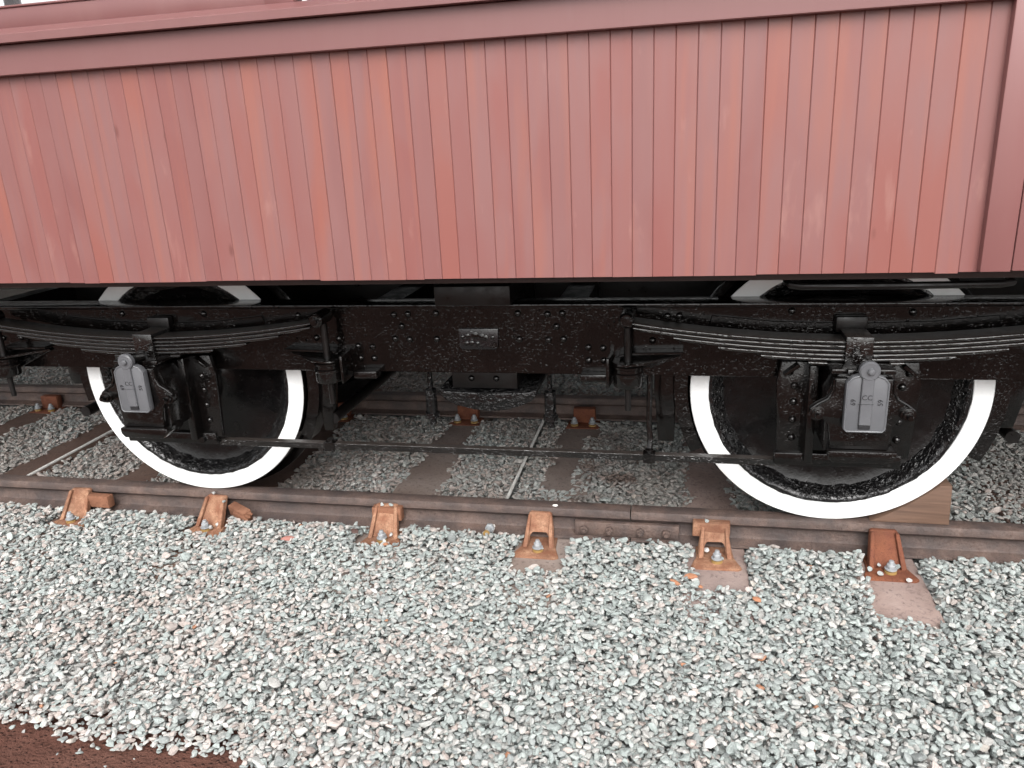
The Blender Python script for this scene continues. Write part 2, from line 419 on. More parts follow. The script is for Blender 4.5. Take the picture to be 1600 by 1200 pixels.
# ------------------------------------------------------------------ rails
def rail_profile(yc):
    h = [(-0.0325, -0.012), (-0.0285, -0.003), (-0.02, 0.0), (0.02, 0.0), (0.0285, -0.003), (0.0325, -0.012), (0.0325, -0.030), (0.024, -0.040),
         (0.0085, -0.046), (0.0075, -0.085), (0.012, -0.092), (0.046, -0.104), (0.048, -0.112), (-0.048, -0.112), (-0.046, -0.104), (-0.012, -0.092), (-0.0075, -0.085), (-0.0085, -0.046), (-0.024, -0.040), (-0.0325, -0.030)]
    return [(yc + a, z) for a, z in h]
YN, YF = 0.0125, 1.2225
JX = 1.667
for x0, x1, yc, lab in ((-40, JX - 0.002, YN, 'rusty near rail left of the joint, under the left wheel'), (JX + 0.002, 40, YN, 'rusty near rail right of the joint, under the right wheel'), (-40, 40, YF, 'rusty far rail seen in shade behind the wheels')):
    mb = MB().prism(rail_profile(yc), 'x', x0, x1)
    tag(mb.build('rail', 'rail_steel'), lab, 'rail', 'rails')
fp = empty('fishplate', (JX, YN - 0.03, -0.07), 'rusty fishplate bolted over the joint in the near rail', 'fishplate')
MB().box(-0.20, 0.17, -0.010, 0.012, -0.030, 0.024, 0.004).build('plate', 'rail_steel', fp)
bo = MB().hexn((0, -0.010, 0), 'y', 0.026, -0.014, 0.3).tube((0, -0.024, 0), (0, -0.034, 0), 0.0075, n=10).mesh('bolt', 'rail_steel')
for dx in (-0.165, -0.075, 0.035, 0.125): place('bolt', bo, fp, (dx, 0, -0.003))

# ------------------------------------------------------------------ rail chairs (rusty cast brackets with a bolt)
def near_chair(kind, mat):
    """local origin: foot of the bracket under the rail face; -y is towards the camera"""
    parts = []
    base = MB().prism([(-0.060, 0.0), (0.060, 0.0), (0.062, -0.075), (0.084, -0.140), (0.070, -0.150), (-0.070, -0.150), (-0.084, -0.140), (-0.062, -0.075)], 'z', -0.016, 0.0, 0.004).jitter(0.003, 25)
    parts.append(('base', base.mesh('base', mat), 0, 0))
    br = MB(); t = 0.016
    if kind == 'arch':
        out = [(-0.058, 0.0), (-0.050, 0.06), (-0.041, 0.118), (-0.034, 0.124), (0.034, 0.124), (0.041, 0.118), (0.050, 0.06), (0.058, 0.0), (0.036, 0.0), (0.033, 0.036), (0.024, 0.047), (-0.024, 0.047), (-0.033, 0.036), (-0.036, 0.0)]
        br.prism(out, 'y', -t, 0.0, 0.004)
        for s in (-1, 1):
            br.prism([(s * 0.055, 0.0), (s * 0.043, 0.116), (s * 0.033, 0.116), (s * 0.038, 0.0)], 'y', -t - 0.010, -t + 0.002, 0.004)
    else:
        br.prism([(-0.058, 0.0), (-0.043, 0.118), (-0.036, 0.124), (0.036, 0.124), (0.043, 0.118), (0.058, 0.0)], 'y', -t, 0.0, 0.004)
        for s in (-1, 1):
            br.prism([(s * 0.058, 0.0), (s * 0.044, 0.120), (s * 0.031, 0.120), (s * 0.040, 0.0)], 'y', -t - 0.016, -t + 0.002, 0.005)
    # lean back against the rail and jut out at the foot
    for v in br.bm.verts:
        k = v.co.z / 0.124
        v.co.y += -0.062 * (1 - k) ** 1.5 + 0.010 * k
        v.co.z *= 0.80
    br.jitter(0.0025, 28)
    parts.append(('bracket', br.mesh('bracket', mat), 0, 0))
    return parts
wash = MB().lathe_z([(0.0, 0.0), (0.019, 0.0), (0.019, 0.006), (0.013, 0.009), (0.0, 0.009)], 18).mesh('washer', 'yellow_plastic')
bolt = MB().lathe_z([(0.019, 0.007), (0.019, 0.010), (0.012, 0.0115), (0.0, 0.0115)], 16).hexn((0, 0, 0.010), 'z', 0.025, 0.016).lathe_z([(0.0085, 0.024), (0.0085, 0.034), (0.007, 0.037), (0.0, 0.0375)], 10).mesh('bolt', 'galvanised')
arch, plain = near_chair('arch', 'rust_orange'), near_chair('plain', 'rust_orange')
plainred = near_chair('plain', 'rust_red')
CH = [(-1.20, plain, 'rusty rail chair at the left end of the near rail, beside a tie rod nut', 0), (-0.585, plain, 'orange rusty rail chair with a wooden key block jutting from its right side', 5),
      (0.04, plain, 'orange rusty rail chair below the left wheel with a splintered key', -3), (0.755, plain, 'orange rusty rail chair just right of the left wheel', 3),
      (1.345, arch, 'orange rusty rail chair with an arched foot, left of the fishplate', 0), (1.955, arch, 'orange arched rail chair above a bare sleeper end, left of the right wheel', 2),
      (2.500, plainred, 'dark red-rusted rail chair below the right wheel', 1), (3.10, plain, 'rusty rail chair beyond the right wheel', 0)]
CHAIR_Y = -0.030
for x, parts, lab, rz in CH:
    e = empty('rail_chair', (x, CHAIR_Y, -0.112), lab, 'rail chair', 'chairs holding the near rail'); e.rotation_euler.z = R_(rz)
    for nm, me, _, _ in parts: place(nm, me, e)
    place('bolt', bolt, e, (0.004, -0.105, 0.006)); place('washer', wash, e, (0.004, -0.105, 0.0))
# keys
def key(x, y, z, l, mat, rot, lab, split=False):
    mb = MB().box(-l / 2, l / 2, -0.018, 0.018, -0.026, 0.026, 0.005).jitter(0.004, 22)
    if split:
        for k in range(3):
            t = MB().prism([(-0.01, -0.006 + 0.004 * k), (l * 0.75, 0.006 + 0.007 * k), (l * 0.72, 0.012 + 0.007 * k), (-0.01, 0.012)], 'y', -0.026 + 0.011 * k, -0.018 + 0.012 * k)
            mb.merge(t.bm)
    o = mb.build('wooden_key', mat, None, (x, y, z)); o.rotation_euler = rot
    tag(o, lab, 'key', 'keys beside the rail chairs')
key(-0.497, -0.046, -0.055, 0.115, 'key_wood', (0, 0, R_(-3)), 'brown wooden key block between left end chair and rail')
key(0.150, -0.060, -0.068, 0.10, 'key_wood', (R_(10), R_(8), R_(-24)), 'splintered wooden key sticking out beside the chair below the left wheel', True)
key(1.945, -0.036, -0.038, 0.125, 'rust_orange', (0, 0, 0), 'rust-coloured key behind the chair left of the right wheel')
key(0.757, -0.036, -0.045, 0.115, 'key_wood', (0, 0, 0), 'brown key behind the chair just right of the left wheel')
# inner chairs on the far rail
fm = MB().box(-0.055, 0.055, -0.012, 0.03, 0.0, 0.075, 0.006).prism([(-0.085, -0.09), (0.085, -0.09), (0.075, 0.06), (-0.075, 0.06)], 'z', -0.015, 0.002, 0.004).jitter(0.003, 20).mesh('jaw', 'rust_red')
FL = ['rusty chair on the far rail at the left edge', 'rusty chair on the far rail left of the left wheel', 'rusty chair on the far rail hidden behind the left wheel', 'dark rusty chair on the far rail right of the left wheel',
      'rusty chair on the far rail below the middle of the bogie', 'bright rusty block chair on the far rail, right of the bogie middle', 'rusty chair on the far rail beside the right brake shoe', 'rusty chair on the far rail behind the right wheel', 'rusty chair on the far rail at the right edge', 'rusty chair on the far rail farthest right']
for i, x in enumerate(XS):
    e = empty('rail_chair', (x, 1.16, -0.116), FL[i], 'rail chair', 'chairs holding the far rail')
    place('jaw', fm, e)
    for s in (-1, 1):
        place('bolt', bolt, e, (s * 0.045, -0.055, 0.008)); place('washer', wash, e, (s * 0.045, -0.055, 0.002))

# gauge tie rods
for x, lab in ((-1.105, 'pale tie rod across the track at the left edge, along a sleeper'), (1.16, 'pale tie rod across the track between the two wheels')):
    e = empty('tie_rod', (x, 0, -0.098), lab, 'tie rod', 'tie rods across the track')
    MB().tube((0, -0.05, 0), (0.0, 1.25, 0), 0.0065, n=10).build('rod', 'white_rod', e)
    MB().tube((0, -0.055, 0.028), (-0.004, -0.100, 0.024), 0.010, n=12, bev=0.002).hexn((0, -0.058, 0.027), 'y', 0.030, -0.014).build('nut', 'galvanised', e)
    MB().tube((-0.004, -0.097, 0.024), (-0.005, -0.106, 0.023), 0.012, n=14, bev=0.002).build('cap', 'yellow_plastic', e)

# chock
ch = MB().prism([(2.46, 0.001), (2.705, 0.001), (2.70, 0.142), (2.664, 0.142), (2.62, 0.105), (2.57, 0.066), (2.51, 0.028)], 'y', -0.005, 0.11, 0.004)
tag(ch.build('wheel_chock', 'chock_wood'), 'brown wooden chock wedged on the rail behind the right wheel', 'chock')

# ------------------------------------------------------------------ bogie
WX = 2.324
bog = empty('bogie', (0, 0, 0), 'black painted bogie with white-rimmed wheels and leaf springs under the carriage', 'bogie')
RW = 0.46
def wheel_meshes():
    tyre = MB().lathe_y([(0.400, 0.006), (0.400, 0.001), (0.4585, 0.001), (0.46, 0.003), (0.4615, 0.02), (0.463, 0.094), (0.474, 0.104), (0.489, 0.110), (0.491, 0.118), (0.487, 0.127), (0.47, 0.131), (0.39, 0.131), (0.39, 0.06)], 128).mesh('tyre', 'black_smooth', 40)
    band = MB().lathe_y([(0.399, 0.0025), (0.4005, -0.001), (0.457, -0.001), (0.4595, 0.0015)], 160)
    for v in band.bm.verts:      # brushed edge of the white paint
        r = math.hypot(v.co.x, v.co.z); a = math.atan2(v.co.z, v.co.x)
        if r < 0.43:
            k = 1 + 0.004 * mnoise.noise(Vector((math.cos(a) * 9, math.sin(a) * 9, 0))); v.co.x *= k; v.co.z *= k
    band = band.mesh('white_rim', 'white_paint', 40)
    web = MB().lathe_y([(0.404, 0.004), (0.392, 0.004), (0.384, 0.010), (0.376, 0.030), (0.352, 0.040), (0.30, 0.052), (0.20, 0.048), (0.135, 0.030), (0.118, 0.012), (0.112, -0.020), (0.104, -0.026), (0.0, -0.026)], 96)
    for v in web.bm.verts:
        r = math.hypot(v.co.x, v.co.z)
        if 0.33 < r < 0.40: v.co += mnoise.noise_vector(v.co * 26) * 0.004
    web = web.mesh('web', 'black_web', 50)
    ring = MB().lathe_y([(0.402, 0.003), (0.394, 0.000), (0.384, 0.004), (0.372, 0.016), (0.360, 0.030), (0.350, 0.0405)], 140)
    for v in ring.bm.verts: v.co += mnoise.noise_vector(v.co * 30) * 0.0045 + mnoise.noise_vector(v.co * 75) * 0.0025
    ring = ring.mesh('rim_ring', 'black_tarry', 60)
    return tyre, band, web, ring
tyre, band, web, ring = wheel_meshes()
hole = None
for wx, wy, rz, a0 in ((0, 0, 0, 0.4), (WX, 0, 0, 1.9), (0, 1.237, math.pi, 0.9), (WX, 1.237, math.pi, 2.2)):
    o = place('wheel', tyre, bog, (wx, wy, RW), (0, a0, rz))
    place('white_rim', band, o); place('web', web, o); place('rim_ring', ring, o)
    tag(o, ('left' if wx == 0 else 'right') + (' near' if wy == 0 else ' far') + ' wheel, black with a white painted rim')
for wx in (0, WX): MB().tube((wx, 0.03, RW), (wx, 1.20, RW), 0.07, n=24).build('axle', 'black_matt', bog)

# side frames ---------------------------------------------------------
FX0, FX1 = -0.93, WX + 0.93
sf = MB().box(FX0, FX1, -0.105, -0.088, 0.535, 0.765, 0.002).box(FX0, FX1, -0.107, -0.004, 0.757, 0.7705, 0.003).box(FX0, FX1, -0.088, -0.02, 0.535, 0.547, 0.002).build('side_frame', 'black_lumpy', bog)
ff = MB().box(FX0, FX1, 1.325, 1.342, 0.535, 0.765).box(FX0, FX1, 1.25, 1.342, 0.757, 0.7705).build('side_frame', 'black_matt', bog)
riv = MB().lathe_y([(0.0115, 0.0), (0.011, -0.003), (0.0085, -0.0065), (0.0045, -0.0088), (0.0, -0.0095)], 14).mesh('rivet', 'black_smooth', 60)
RV = [(0.885, .738), (0.936, .739), (1.034, .741), (0.909, .699), (0.882, .652), (0.934, .650), (1.029, .653), (0.746, .625), (0.798, .626), (0.748, .585), (0.798, .584),
      (1.588, .627), (1.538, .628), (1.588, .584), (1.538, .583), (1.310, .740), (1.312, .654), (1.410, .738), (1.458, .740), (1.436, .696), (1.407, .653), (1.458, .654),
      (2.156, .744), (2.494, .743), (1.668, .652), (1.744, .652), (1.790, .731), (1.826, .733), (0.173, .742), (-0.162, .744), (0.534, .733), (0.591, .656), (0.676, .651), (2.157, .563), (2.495, .565), (-.70, .65), (-.62, .65), (3.0, .65)]
for x, z in RV: place('rivet', riv, sf, (x + random.uniform(-.002, .002), -0.105, z + random.uniform(-.002, .002)), (0, random.uniform(0, 6), 0), (1, 1, 1))
# strengthening strips over the springs, as on the frame behind the leaves
for cx in (0, WX):
    arcp = [(cx - 0.42, .672), (cx - 0.24, .662), (cx, .658), (cx + 0.24, .662), (cx + 0.42, .672), (cx + 0.40, .735), (cx + 0.22, .716), (cx, .71), (cx - 0.22, .716), (cx - 0.40, .735)]
    MB().prism(arcp, 'y', -0.112, -0.104, 0.002).build('frame_patch', 'black_lumpy', sf)
    MB().box(cx - 0.045, cx + 0.045, -0.135, -0.105, 0.685, 0.735, 0.008).build('spring_stop', 'black_matt', sf)
# cast plate in the middle
pl = MB().prism([(1.108, .628), (1.116, .619), (1.232, .619), (1.241, .628), (1.244, .690), (1.108, .690)], 'y', -0.114, -0.104, 0.003).build('cast_plate', 'black_plate', sf)
lump = MB()
for x, z, r in ((1.121, .662, .008), (1.139, .666, .010), (1.165, .668, .014), (1.20, .660, .011), (1.224, .661, .008), (1.188, .664, .012), (1.135, .64, .009), (1.152, .641, .010), (1.172, .640, .009)):
    lump.lathe_y([(r, -0.1095), (r * .9, -0.1165), (r * .5, -0.1185), (0, -0.1190)], 12, x, z)
lump.prism([(1.215, .625), (1.237, .626), (1.237, .646), (1.226, .645)], 'y', -0.116, -0.112, 0.001)
lump.build('raised_letters', 'black_smooth', sf)

# leaf springs --------------------------------------------------------
def leaf_spring(name, cx, y0, y1, outer, parent=bog, matname='black_spring'):
    e = bpy.data.objects.new(name, None); C.objects.link(e); e.parent = parent; e.location = (cx, 0, 0)
    def zc(x): return 0.684 + 0.0535 * (abs(x) / 0.64) ** 1.85
    HL = [0.650, 0.635, 0.515, 0.385, 0.262, 0.128]
    HR = [0.650, 0.635, 0.515, 0.392, 0.262, 0.130]
    th = 0.0125
    for k in range(6):
        mb = MB(); n = 28; rings = []
        a, b_ = -HL[k], HR[k]
        dy = random.uniform(-0.0015, 0.0015)
        ch_ = 0.0022
        for i in range(n + 1):
            x = a + (b_ - a) * i / n
            zt = zc(x) - k * th * 1.04; zb = zt - th * 0.86
            w0, w1 = y0 + dy, y1 + dy
            if i in (0, n): zb = zt - th * 0.45
            jz = 0.0007 * mnoise.noise(Vector((x * 18, k * 5.0, cx))); jy = 0.001 * mnoise.noise(Vector((x * 25, k * 5.0, cx + 9)))
            f0 = w0 + jy; rr_ = 0.0042
            prof = [(f0 + rr_ - rr_ * math.sin(R_(q)), zt - rr_ + rr_ * math.cos(R_(q))) for q in (0, 22, 45, 62, 76, 90)] + [(f0, zb + ch_ + jz), (f0 + ch_, zb + jz), (w1 - ch_, zb), (w1, zb + ch_), (w1, zt - ch_), (w1 - ch_, zt)]
            rings.append([mb.bm.verts.new((x, p, q)) for p, q in prof])
        for A, B in zip(rings[:-1], rings[1:]):
            m8 = len(A)
            for j in range(m8): mb.bm.faces.new((A[j], A[(j + 1) % m8], B[(j + 1) % m8], B[j]))
        mb.bm.faces.new(rings[0]); mb.bm.faces.new(rings[-1][::-1])
        mb.build('leaf', matname, e, smooth=50)
    zb = 0.684 - 6 * th * 1.04
    MB().box(-0.032, 0.042, y0 - 0.012, y1 + 0.010, zb - 0.004, 0.698, 0.003).jitter(0.0012, 30).build('buckle', 'black_spring', e)
    for s in (-1, 1):
        MB().lathe_y([(0.0, y0 - 0.004), (0.018, y0 - 0.004), (0.024, y0 + 0.002), (0.024, y1), (0.0, y1)], 20, s * 0.655, 0.744).build('eye', 'black_smooth', e)
        MB().tube((s * 0.655, y0 - 0.004, 0.744), (s * 0.655, y0 - 0.016, 0.744), 0.0115, n=12, bev=0.003).build('eye_bolt', 'black_smooth', e)
    return e
for cx in (0, WX):
    leaf_spring('leaf_spring', cx, -0.226, -0.142, True)
    o = leaf_spring('leaf_spring', cx, -0.226, -0.142, True); o.rotation_euler.z = math.pi; o.location.y = 1.237

# spring hangers ------------------------------------------------------
def hanger(x, s, far=False):
    """x: rod; s: +1 when the horn reaches towards smaller x"""
    e = bpy.data.objects.new('spring_hanger', None); C.objects.link(e); e.parent = bog; e.location = (x, 1.237 if far else 0, 0)
    if far: e.rotation_euler.z = math.pi
    MB().lathe_z([(0.030, 0.515), (0.043, 0.520), (0.046, 0.528), (0.046, 0.556), (0.049, 0.560), (0.049, 0.566), (0.044, 0.570), (0.044, 0.580), (0.048, 0.583), (0.048, 0.588), (0.040, 0.592), (0.012, 0.594)], 28, 0, -0.168).build('cup', 'black_smooth', e)
    MB().tube((0, -0.168, 0.437), (0, -0.168, 0.60), 0.0095, n=12).tube((0, -0.168, 0.60), (0, -0.168, 0.735), 0.012, n=12).build('rod', 'black_matt', e)
    # scroll bracket: an upper lip and a lower lip bent from plate
    MB().prism([(-s * 0.170, 0.618), (-s * 0.170, 0.626), (0, 0.622), (s * 0.03, 0.614), (s * 0.03, 0.606), (0, 0.612)], 'y', -0.150, -0.105, 0.002).build('upper_lip', 'black_smooth', e)
    t = MB().prism([(-s * 0.160, -0.115), (s * 0.045, -0.105), (s * 0.050, -0.17), (s * 0.03, -0.205), (0, -0.214), (-s * 0.04, -0.205)], 'z', 0.592, 0.601, 0.002)
    for v in t.bm.verts: v.co.z += 0.010 * (v.co.x * -s) / 0.16
    t.build('lower_lip', 'black_smooth', e)
    MB().prism([(-s * 0.165, 0.605), (s * 0.045, 0.600), (s * 0.05, 0.535), (0, 0.53)], 'y', -0.118, -0.104, 0.002).build('back_plate', 'black_tarry', e)
    MB().prism([(s * 0.060, -0.105), (s * 0.066, -0.20), (s * 0.056, -0.20), (s * 0.048, -0.105)], 'z', 0.520, 0.615, 0.003).build('cheek', 'black_smooth', e)
for x, s in ((0.655, 1), (WX - 0.655, -1), (-0.655, -1), (WX + 0.655, 1)):
    hanger(x, s)
    hanger(x, s, True)
for x0, x1 in ((0.735, 0.818), (1.516, 1.60)):
    MB().box(x0, x1, -0.150, -0.105, 0.522, 0.547, 0.003).jitter(0.002, 40).build('frame_lug', 'black_smooth', bog)

# axle guards, boxes -------------------------------------------------
def text_mesh(s, size):
    cu = bpy.data.curves.new('txt', 'FONT'); cu.body = s; cu.size = size; cu.align_x = 'CENTER'; cu.align_y = 'CENTER'; cu.extrude = 0.0006; cu.resolution_u = 3
    o = bpy.data.objects.new('txt', cu); C.objects.link(o)
    bpy.context.view_layer.update()
    me = bpy.data.meshes.new_from_object(o.evaluated_get(bpy.context.evaluated_depsgraph_get()))
    bpy.data.objects.remove(o); me.materials.clear(); me.materials.append(MAT['black_ink']); me.name = 'lettering'
    return me
T_CC, T_69, T_59 = text_mesh('CC', 0.020), text_mesh('69', 0.019), text_mesh('59', 0.019)
def axle_box(cx):
    gd = bpy.data.objects.new('axle_guard', None); C.objects.link(gd); gd.parent = bog; gd.location = (cx, 0, 0)
    for s in (-1, 1):
        MB().prism([(s * 0.095, 0.60), (s * 0.192, 0.60), (s * 0.205, 0.53), (s * 0.192, 0.29), (s * 0.095, 0.29)], 'y', -0.150, -0.130, 0.004).build('guard_plate', 'black_smooth', gd)
        MB().prism([(s * 0.092, 0.60), (s * 0.118, 0.60), (s * 0.118, 0.29), (s * 0.092, 0.29)], 'y', -0.195, -0.090, 0.005).build('guide', 'black_smooth', gd)
        MB().prism([(s * 0.150, 0.600), (s * 0.190, 0.566), (s * 0.184, 0.558), (s * 0.140, 0.590)], 'y', -0.175, -0.148, 0.002).build('gusset', 'black_smooth', gd)
        for z in (0.524, 0.472, 0.414, 0.355): place('rivet', riv, gd, (s * 0.152, -0.150, z), None, (1.05, 1.2, 1.05))
        place('rivet', riv, gd, (s * 0.168, -0.150, 0.567), None, (1.05, 1.2, 1.05))
    MB().box(-0.20, 0.17, -0.160, -0.128, 0.262, 0.305, 0.004).jitter(0.002, 20).build('keep_bar', 'black_smooth', gd)
    MB().tube((0.12, -0.158, 0.284), (0.12, -0.176, 0.284), 0.012, n=10, bev=0.003).build('keep_bolt', 'black_smooth', gd)
    bx = bpy.data.objects.new('axle_box', None); C.objects.link(bx); bx.parent = bog; bx.location = (cx + 0.008, 0, 0)
    MB().prism([(-0.090, 0.370), (0.090, 0.370), (0.092, 0.545), (0.075, 0.595), (0.045, 0.618), (-0.045, 0.618), (-0.075, 0.595), (-0.092, 0.545)], 'y', -0.290, -0.085, 0.006).build('body', 'black_smooth', bx)
    # flared front cap with its two ears
    L_ = [(0.079, 0.600), (0.080, 0.565), (0.092, 0.540), (0.118, 0.524), (0.138, 0.508), (0.138, 0.490), (0.126, 0.478), (0.104, 0.480), (0.086, 0.460), (0.080, 0.420), (0.078, 0.388)]
    MB().prism(L_ + [(-x, z) for x, z in L_[::-1]], 'y', -0.318, -0.288, 0.004).build('front_cap', 'black_smooth', bx)
    MB().prism([(-0.083, 0.387), (0.100, 0.387), (0.100, 0.372), (0.080, 0.352), (-0.070, 0.352), (-0.083, 0.366)], 'y', -0.335, -0.240, 0.003).build('keep', 'black_smooth', bx)
    for s in (-1, 1):
        # rim of the flared cap
        MB().path([(s * 0.078, -0.318, 0.598), (s * 0.079, -0.318, 0.566), (s * 0.091, -0.318, 0.541), (s * 0.117, -0.318, 0.525), (s * 0.136, -0.318, 0.509)], 0.0045, 8).build('cap_rim', 'black_smooth', bx)
        MB().lathe_y([(0.0, -0.352), (0.007, -0.352), (0.009, -0.348), (0.009, -0.338), (0.016, -0.337), (0.016, -0.326), (0.021, -0.325), (0.021, -0.316), (0.0, -0.316)], 14, s * 0.120, 0.497).build('bolt', 'black_smooth', bx)
        MB().box(min(s * 0.04, s * 0.085), max(s * 0.04, s * 0.085), -0.30, -0.20, 0.606, 0.622, 0.004).build('lug', 'black_smooth', bx)
    # grey inspection cover hung from a boss
    cv = MB().prism([(-0.052, 0.459), (-0.044, 0.451), (0.052, 0.451), (0.060, 0.459), (0.060, 0.596), (0.046, 0.613), (0.026, 0.620), (-0.018, 0.620), (-0.038, 0.613), (-0.052, 0.596)], 'y', -0.345, -0.322, 0.003).build('cover', 'grey_enamel', bx)
    rimp = [(-0.0495, 0.461), (-0.043, 0.4535), (0.051, 0.4535), (0.0575, 0.461), (0.0575, 0.595), (0.045, 0.610), (0.028, 0.616)]
    rim2 = [(-0.020, 0.616), (-0.037, 0.610), (-0.0495, 0.595), (-0.0495, 0.461)]
    MB().path([(x, -0.345, z) for x, z in rim2 + rimp[1:]], 0.0026, 6).build('cover_rim', 'grey_enamel', cv)
    MB().prism([(-0.013, 0.474), (0.018, 0.474), (0.018, 0.612), (-0.013, 0.612)], 'y', -0.353, -0.343, 0.002).build('rib', 'grey_enamel', cv)
    MB().prism([(-0.013, 0.462), (0.018, 0.462), (0.018, 0.4735), (-0.013, 0.4735)], 'y', -0.3505, -0.344, 0.001).build('rib_shadow_strip', 'black_ink', cv)  # black strip painted in as the shade below the rib
    MB().box(-0.020, 0.020, -0.3535, -0.352, 0.5365, 0.5375).build('scribed_line', 'black_ink', cv)
    MB().box(-0.0142, -0.0128, -0.3462, -0.3448, 0.470, 0.610).build('scribed_line', 'black_ink', cv)
    MB().lathe_y([(0.0, -0.3545), (0.0235, -0.3545), (0.0245, -0.3535), (0.0275, -0.3505), (0.0275, -0.336), (0.0, -0.336)], 28, 0.004, 0.632).build('boss', 'grey_enamel', cv, smooth=25)
    MB().lathe_y([(0.0, -0.365), (0.007, -0.364), (0.0095, -0.361), (0.0095, -0.353), (0.0, -0.353)], 14, 0.006, 0.633).build('boss_bolt', 'grey_enamel', cv)
    MB().tube((0.004, -0.34, 0.630), (0.004, -0.27, 0.618), 0.019, n=18).build('boss_arm', 'black_smooth', bx)
    for me, x, z, a, y in ((T_CC, 0.0025, 0.556, 0, -0.3532), (T_69, -0.031, 0.540, 90, -0.3456), (T_59, 0.040, 0.540, 90, -0.3456)):
        place('lettering', me, cv, (x, y, z), (R_(90), 0, 0)).rotation_euler = Matrix.Rotation(R_(90), 3, 'X').to_4x4().to_euler() if a == 0 else (Matrix.Rotation(R_(90), 3, 'X') @ Matrix.Rotation(R_(a), 3, 'Z')).to_euler()
axle_box(0); axle_box(WX)

# tie bar between the guards, with its pins and drop link ----------------
tb = MB().box(0.16, 2.15, -0.128, -0.100, 0.244, 0.267, 0.002)
for v in tb.bm.verts: v.co.z += 0.004 * math.sin(v.co.x * 3)
tb = tb.build('tie_bar', 'black_spring', bog)
for x in (0.60, 1.735):
    MB().tube((x, -0.114, 0.235), (x, -0.114, 0.282), 0.013, n=12, bev=0.002).box(x - 0.020, x + 0.020, -0.132, -0.096, 0.239, 0.273, 0.002).build('pin', 'black_smooth', tb)
MB().path([(1.735, -0.10, 0.28), (1.737, -0.09, 0.31), (1.732, -0.085, 0.36), (1.735, -0.08, 0.535)], 0.0095, 8).build('drop_link', 'black_smooth', bog)

# swing bolster, transoms, spring plank, hangers ------------------------
MB().box(1.041, 1.294, -0.135, 1.372, 0.772, 0.836, 0.003).build('bolster', 'black_matt', bog)
for x in (0.80, 1.47): MB().box(x - 0.05, x + 0.05, -0.088, 1.325, 0.56, 0.75).build('transom', 'black_matt', bog)
for x in (FX0 + 0.05, FX1 - 0.05): MB().box(x - 0.04, x + 0.04, -0.088, 1.325, 0.56, 0.75).build('headstock', 'black_matt', bog)
MB().box(1.035, 1.272, 0.015, 1.22, 0.440, 0.520, 0.003).build('spring_seat', 'black_matt', bog)
for x in (1.107, 1.197): place('rivet', riv, bog, (x, 0.015, 0.478))
pts = [(0.992, 0.447), (0.994, 0.428), (1.012, 0.405), (1.05, 0.386), (1.11, 0.370), (1.168, 0.364), (1.23, 0.370), (1.285, 0.386), (1.325, 0.405), (1.343, 0.428), (1.345, 0.447), (1.315, 0.437), (1.168, 0.430), (1.02, 0.437)]
MB().prism(pts, 'y', -0.015, 1.25, 0.004).build('spring_plank', 'black_tarry', bog)
for x in (0.949, 1.386):
    MB().tube((x, 0.02, 0.42), (x, 0.02, 0.56), 0.009, n=10).tube((x, 0.02, 0.335), (x, 0.02, 0.432), 0.021, n=12, bev=0.003).tube((x, 0.02, 0.325), (x, 0.02, 0.345), 0.027, n=6, bev=0.002).tube((x, 0.02, 0.298), (x, 0.02, 0.328), 0.013, n=10, bev=0.002).jitter(0.002, 45).build('swing_link', 'black_tarry', bog)
MB().box(FX0 + 0.09, FX1 - 0.09, 0.46, 0.50, 0.58, 0.7655).build('centre_sill', 'black_matt', bog)
MB().box(1.07, 1.265, 0.10, 1.13, 0.52, 0.771).build('bolster_spring', 'black_matt', bog)
# brake shoes either side of each wheel
for cx, wy in ((0, 0), (WX, 0), (0, 1.237 - 0.12), (WX, 1.237 - 0.12)):
    for s in (-1, 1):
        lo = 12 if (cx == 0 and s < 0) else 28
        a = (R_(-lo), R_(8)) if s > 0 else (R_(172), R_(180 + lo))
        sh = MB().lathe_y([(0.468, wy + 0.020), (0.512, wy + 0.020), (0.512, wy + 0.100), (0.468, wy + 0.100)], 14, cx, RW, a[0], a[1], True)
        sh.build('brake_shoe', 'black_smooth', bog)
        hx = cx + s * 0.535; zb_ = 0.42 if (cx == 0 and s < 0) else 0.33 if (cx and s > 0) else 0.25
        MB().prism([(hx - 0.040, 0.60), (hx + 0.030, 0.60), (hx + 0.030, 0.45), (hx + 0.015 - s * 0.01, zb_), (hx - 0.030, zb_), (hx - 0.045, 0.45)], 'y', wy + 0.035, wy + 0.085, 0.006).build('brake_hanger', 'black_smooth', bog)
for cx in (-0.545, 0.545, WX - 0.545, WX + 0.545):
    MB().tube((cx, 0.04, 0.30), (cx, 1.2, 0.30), 0.022, n=12).build('brake_beam', 'black_matt', bog)

# ------------------------------------------------------------------ carriage body
YB = -0.55; YFAR = 1.787; BX0, BX1 = -5.02, 4.6; BW = 0.0502; X0 = 1.0029; ZB, ZT = 0.9374, 1.5183
body = empty('carriage_body', (X0, (YB + YFAR) / 2, ZB), 'red timber carriage body of narrow upright boards with a plain waist rail', 'carriage')
def P(name, mb, mat, smooth=35):     # part given in world coordinates
    bmesh.ops.translate(mb.bm, verts=mb.bm.verts, vec=-body.location)
    return mb.build(name, mat, body, (0, 0, 0), smooth)
bm_ = MB().prism([(0.0002, -0.0006), (0.0018, -0.0022), (BW - 0.0018, -0.0022), (BW - 0.0002, -0.0006), (BW - 0.0003, 0.014), (0.0003, 0.014)], 'z', 0.0, ZT - ZB + 0.05).mesh('board', 'board_red', 20)
step = 0.0
for k in range(-120, 30):
    if random.random() < 0.22: step = random.uniform(-0.0022, 0.0022)
    o = place('board', bm_, body, (k * BW, YB - (YB + YFAR) / 2 + 0.0 + random.uniform(-0.0006, 0.0006), step))
